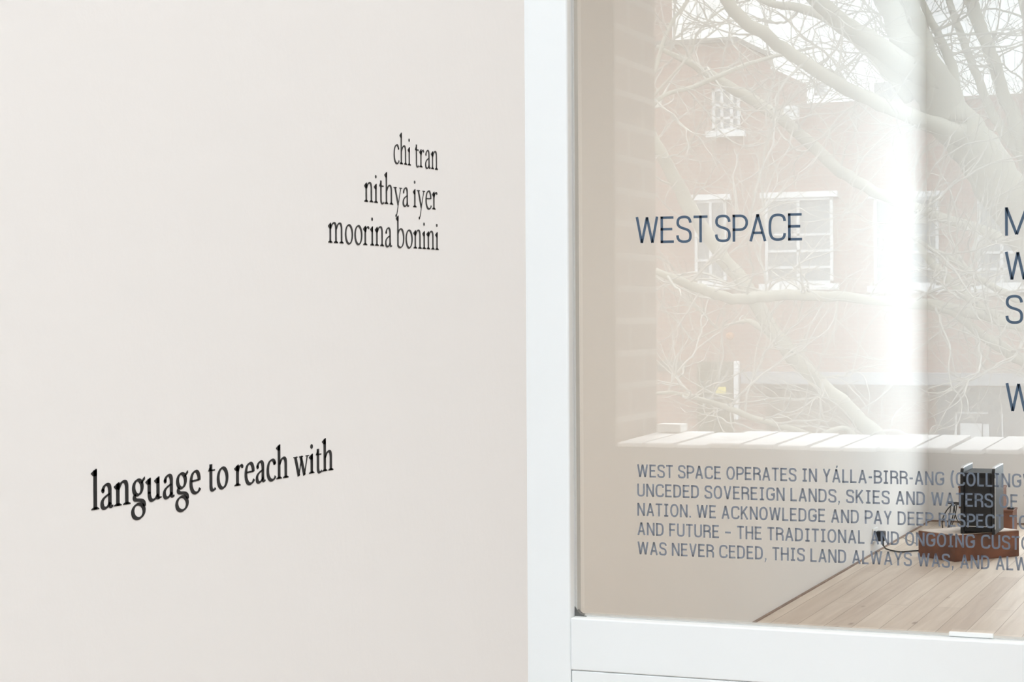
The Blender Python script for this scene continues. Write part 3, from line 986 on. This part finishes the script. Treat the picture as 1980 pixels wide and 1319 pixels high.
rect(1272, 1326, 697, 718, 0, 0.06).build('sign_plate', M_PLATE, bl, origin=BO)
rect(1449, 2100, 718, 745, 0, 0.7).build('awning', M_AWN, bl, origin=BO)
rect(1482, 1640, 745, 905, 0, 0.05).build('roller_door', M_GAR, bl, origin=BO)
sf = rect(1812, 2060, 748, 905, 0, 0.06).build('shopfront', M_SHOP, bl, origin=BO)
mm_ = MB()
for a_, c_, d_, e_ in ((1848, 1912, 796, 800), (1848, 1852, 796, 900), (1902, 1914, 820, 900), (1938, 1941, 800, 900), (1858, 1900, 818, 900)):
    xa, za = vh(a_, d_, BY); xb, zb_ = vh(c_, e_, BY)
    mm_.box(xa, xb, by + 0.06, by + 0.1, zb_, za)
mm_.build('white_frame', M_WHITE, sf, origin=BO)
lx, lz = vh(1412, 650, BY)
b = MB(); b.tube([(lx, by, lz), (lx, by + 0.08, lz), (lx, by + 0.14, lz)], [0.085, 0.08, 0.04], 14); b.build('wall_lamp', M_OR, bl, origin=BO)

# lower building block further behind on the right
rb = thing('rear_building', (-2, by - 14, GROUND), 'pale grey block standing behind the brick building at the right', 'building')
xa, za = vh(1690, 160, BY + 14); xb, zb_ = vh(1760, 160, BY + 14)
b = MB(); b.box(xa, xb, by - 20, by - 14, GROUND, za); b.build('wall', M_SHOP, rb, origin=(-2, by - 14, GROUND))

# ---- bare plane trees
rng = random.Random(11)


def limb_pts(rows, D0, D1=None, n=5):
    """rows of (px, py, width px); depth runs from D0 to D1 along the limb"""
    D1 = D0 if D1 is None else D1
    k = len(rows)
    P = []
    for i, (px, py, w) in enumerate(rows):
        D = D0 + (D1 - D0) * i / (k - 1)
        q = vp(px, py, D)
        P.append((q[0], q[1], q[2], w / 2 * D / FPX))
    P = smooth_path(P, n)
    return [p[:3] for p in P], [max(p[3], 0.003) for p in P]


def wob(pts, rad, amt=0.25):
    out = [p + np.array([rng.uniform(-1, 1) for _ in range(3)]) * r * amt for p, r in zip(pts, rad)]
    out[0], out[-1] = pts[0], pts[-1]
    return out


def grow(mb, p, d, length, r, depth):
    """a wandering twig with side shoots"""
    n = max(3, int(length / 0.07))
    pts, rad = [p], [r]
    for i in range(n):
        d = d + np.array([rng.uniform(-1, 1) * .30, rng.uniform(-1, 1) * .30, rng.uniform(-1, 1) * .30 + 0.02])
        d = d / np.linalg.norm(d)
        p = p + d * length / n
        pts.append(p); rad.append(r * (1 - 0.62 * (i + 1) / n))
        if depth > 0 and rng.random() < 0.40:
            s = d + np.array([rng.uniform(-1, 1), rng.uniform(-1, 1) * .8, rng.uniform(-.8, 1.0)]) * 0.9
            s = s / np.linalg.norm(s)
            grow(mb, p, s, length * rng.uniform(.35, .65), rad[-1] * 0.75, depth - 1)
    mb.tube(pts, rad, 5, False)


def tree(name, label, base, trunk, limbs, twig_every, tl=(0.5, 1.2), tr=(0.005, 0.009), depth=2):
    root = thing(name, base, label, 'tree', 'bare trees outside the window')
    tw_ = MB()
    b_ = MB(); pts, rad = limb_pts(*trunk)
    b_.tube(wob(pts, rad, .12), rad, 14); b_.build('trunk', M_BARK, root, smooth=True, origin=base)
    allp = []
    for L_ in limbs:
        pts, rad = limb_pts(*L_)
        b_ = MB(); b_.tube(wob(pts, rad, .18), rad, 10); b_.build('limb', M_BARK, root, smooth=True, origin=base)
        allp.append((pts, rad))
    for pts, rad in allp:
        acc = 0
        for i in range(1, len(pts)):
            acc += np.linalg.norm(np.array(pts[i]) - np.array(pts[i - 1]))
            while acc > twig_every:
                acc -= twig_every * rng.uniform(.6, 1.4)
                a = rng.uniform(0, 2 * math.pi)
                t_ = np.array(pts[i]) - np.array(pts[i - 1]); t_ = t_ / np.linalg.norm(t_)
                e1 = np.cross(t_, (0, 0, 1)); e1 /= np.linalg.norm(e1) + 1e-9
                e2 = np.cross(t_, e1)
                d = math.cos(a) * e1 + math.sin(a) * e2 + t_ * rng.uniform(-.3, .6) + np.array((0, 0, .25))
                d = d / np.linalg.norm(d)
                grow(tw_, np.array(pts[i]), d, rng.uniform(*tl), rng.uniform(*tr), depth)
    o_ = tw_.build('twigs', M_TWIG, root, origin=base)
    o_['kind'] = 'stuff'
    return root


def gbase(px, py, D):
    p = vp(px, py, D)
    return (p[0], p[1], GROUND)


# nearest big tree: thick leaning trunk at the right
bA = gbase(2290, 1700, 12.5)
tree('plane_tree', 'large bare plane tree with a thick leaning trunk and long level branches', bA,
     ([(2290, 1990, 190), (2240, 1300, 165), (2160, 800, 130), (2060, 560, 112), (1985, 430, 100), (1915, 330, 92), (1850, 245, 88), (1800, 165, 84), (1765, 105, 80)], 12.5, 12.0),
     [
         ([(1775, 130, 66), (1742, 62, 46), (1712, 0, 42), (1680, -70, 36), (1650, -190, 24), (1660, -330, 10)], 12, 11.8),
         ([(1790, 150, 56), (1775, 60, 40), (1745, -20, 34), (1720, -80, 30), (1720, -200, 20), (1690, -320, 8)], 12, 12.3),
         ([(1810, 165, 44), (1720, 108, 42), (1655, 62, 38), (1600, 20, 34), (1540, -40, 30), (1470, -130, 26), (1420, -260, 10)], 12, 11.3),
         ([(1850, 235, 40), (1840, 130, 22), (1810, 60, 16), (1775, -20, 13), (1770, -160, 7)], 12, 12.6),
         ([(1860, 262, 46), (1780, 232, 32), (1700, 200, 28), (1640, 174, 27), (1585, 140, 26), (1515, 95, 25), (1487, 72, 25), (1426, 30, 26), (1400, -10, 25), (1375, -60, 23), (1330, -150, 16), (1310, -260, 7)], 12, 10.8),
         ([(1760, 190, 30), (1690, 110, 22), (1620, 50, 20), (1560, 18, 19), (1490, 6, 14), (1420, -30, 10)], 12.1, 12.8),
         ([(2118, 690, 40), (2040, 648, 32), (1985, 632, 27), (1930, 619, 24), (1870, 604, 23), (1800, 590, 23), (1700, 581, 20), (1600, 573, 21), (1520, 570, 22), (1460, 576, 23), (1415, 578, 21), (1365, 562, 20), (1320, 545, 17), (1268, 524, 12)], 12, 10.4),
         ([(2085, 600, 26), (2000, 590, 18), (1940, 565, 14), (1895, 540, 13), (1840, 502, 11), (1790, 475, 8), (1740, 440, 5)], 12, 11.0),
         ([(1930, 612, 14), (1880, 582, 17), (1838, 545, 18), (1798, 505, 15), (1775, 470, 11), (1740, 400, 7)], 11.5, 11.9),
         ([(2135, 760, 36), (2030, 722, 30), (1965, 690, 24), (1905, 652, 20), (1850, 612, 12), (1800, 590, 7)], 12, 11.3),
     ], 0.13, (0.4, 1.3), (0.006, 0.011), 2)
# second tree behind: long diagonal limb
bB = gbase(1960, 1300, 15.5)
tree('plane_tree', 'bare tree whose pale limb slants down across the brick facade', bB,
     ([(1960, 1720, 62), (1900, 1300, 52), (1820, 1020, 44), (1760, 925, 38), (1700, 850, 34)], 15.5, 15.2),
     [
         ([(1700, 850, 34), (1640, 790, 29), (1560, 718, 29), (1500, 648, 29), (1452, 570, 29), (1400, 500, 28), (1340, 412, 28), (1302, 345, 26), (1268, 278, 24), (1225, 190, 22)], 15.2, 15.0),
         ([(1760, 925, 30), (1680, 872, 18), (1640, 832, 11), (1612, 832, 10), (1577, 846, 10), (1540, 862, 7)], 15.2, 14.6),
         ([(1720, 905, 18), (1640, 866, 14), (1575, 844, 12), (1510, 824, 12), (1450, 806, 12), (1400, 787, 12), (1350, 771, 9), (1300, 760, 8), (1262, 762, 6)], 15.2, 13.8),
         ([(1640, 790, 20), (1480, 640, 14), (1420, 625, 5), (1340, 660, 3)], 15.2, 15.6),
     ], 0.2, (0.5, 1.4), (0.007, 0.012), 2)
# third tree further right and behind: steep limbs against the sky
bC = gbase(2200, 1300, 17.5)
tree('plane_tree', 'bare tree behind the large one with steep grey limbs against the sky', bC,
     ([(2200, 1560, 90), (2150, 1000, 75), (2080, 620, 62), (2010, 390, 50)], 17.5, 17.5),
     [
         ([(2010, 390, 46), (1975, 265, 32), (1940, 180, 26), (1915, 105, 26), (1880, 10, 26), (1850, -60, 24), (1820, -170, 16), (1800, -290, 6)], 17.5, 17.2),
         ([(1990, 320, 30), (1930, 240, 20), (1890, 150, 17), (1855, 60, 15), (1820, -40, 12)], 17.5, 17.9),
         ([(2010, 390, 26), (1990, 200, 16), (1985, 60, 12), (1960, -50, 10)], 17.5, 18.2),
         ([(2040, 500, 36), (1900, 446, 20), (1790, 410, 20), (1690, 370, 22), (1610, 318, 24), (1525, 240, 23), (1458, 197, 22), (1398, 160, 20), (1330, 120, 13), (1270, 90, 8)], 17.5, 16),
     ], 0.17, (0.6, 1.7), (0.007, 0.013), 2)
# fourth: finer branches at the far left of the opening
bD = gbase(1180, 1300, 14)
tree('plane_tree', 'slender bare tree at the edge of the window opening with fine twigs', bD,
     ([(1180, 1800, 40), (1200, 1000, 34), (1190, 500, 28), (1200, 250, 24)], 14, 14),
     [
         ([(1200, 300, 18), (1270, 195, 9), (1340, 168, 10), (1400, 142, 9), (1450, 122, 8), (1510, 106, 7), (1580, 90, 5)], 14, 14.6),
         ([(1200, 250, 18), (1260, 150, 9), (1290, 60, 8), (1330, 0, 7), (1370, -50, 6)], 14, 14.3),
         ([(1200, 280, 16), (1260, 190, 6), (1330, 110, 5), (1350, 60, 4), (1400, 15, 4), (1450, 0, 4)], 14, 13.6),
     ], 0.2, (0.4, 1.0), (0.005, 0.009), 2)
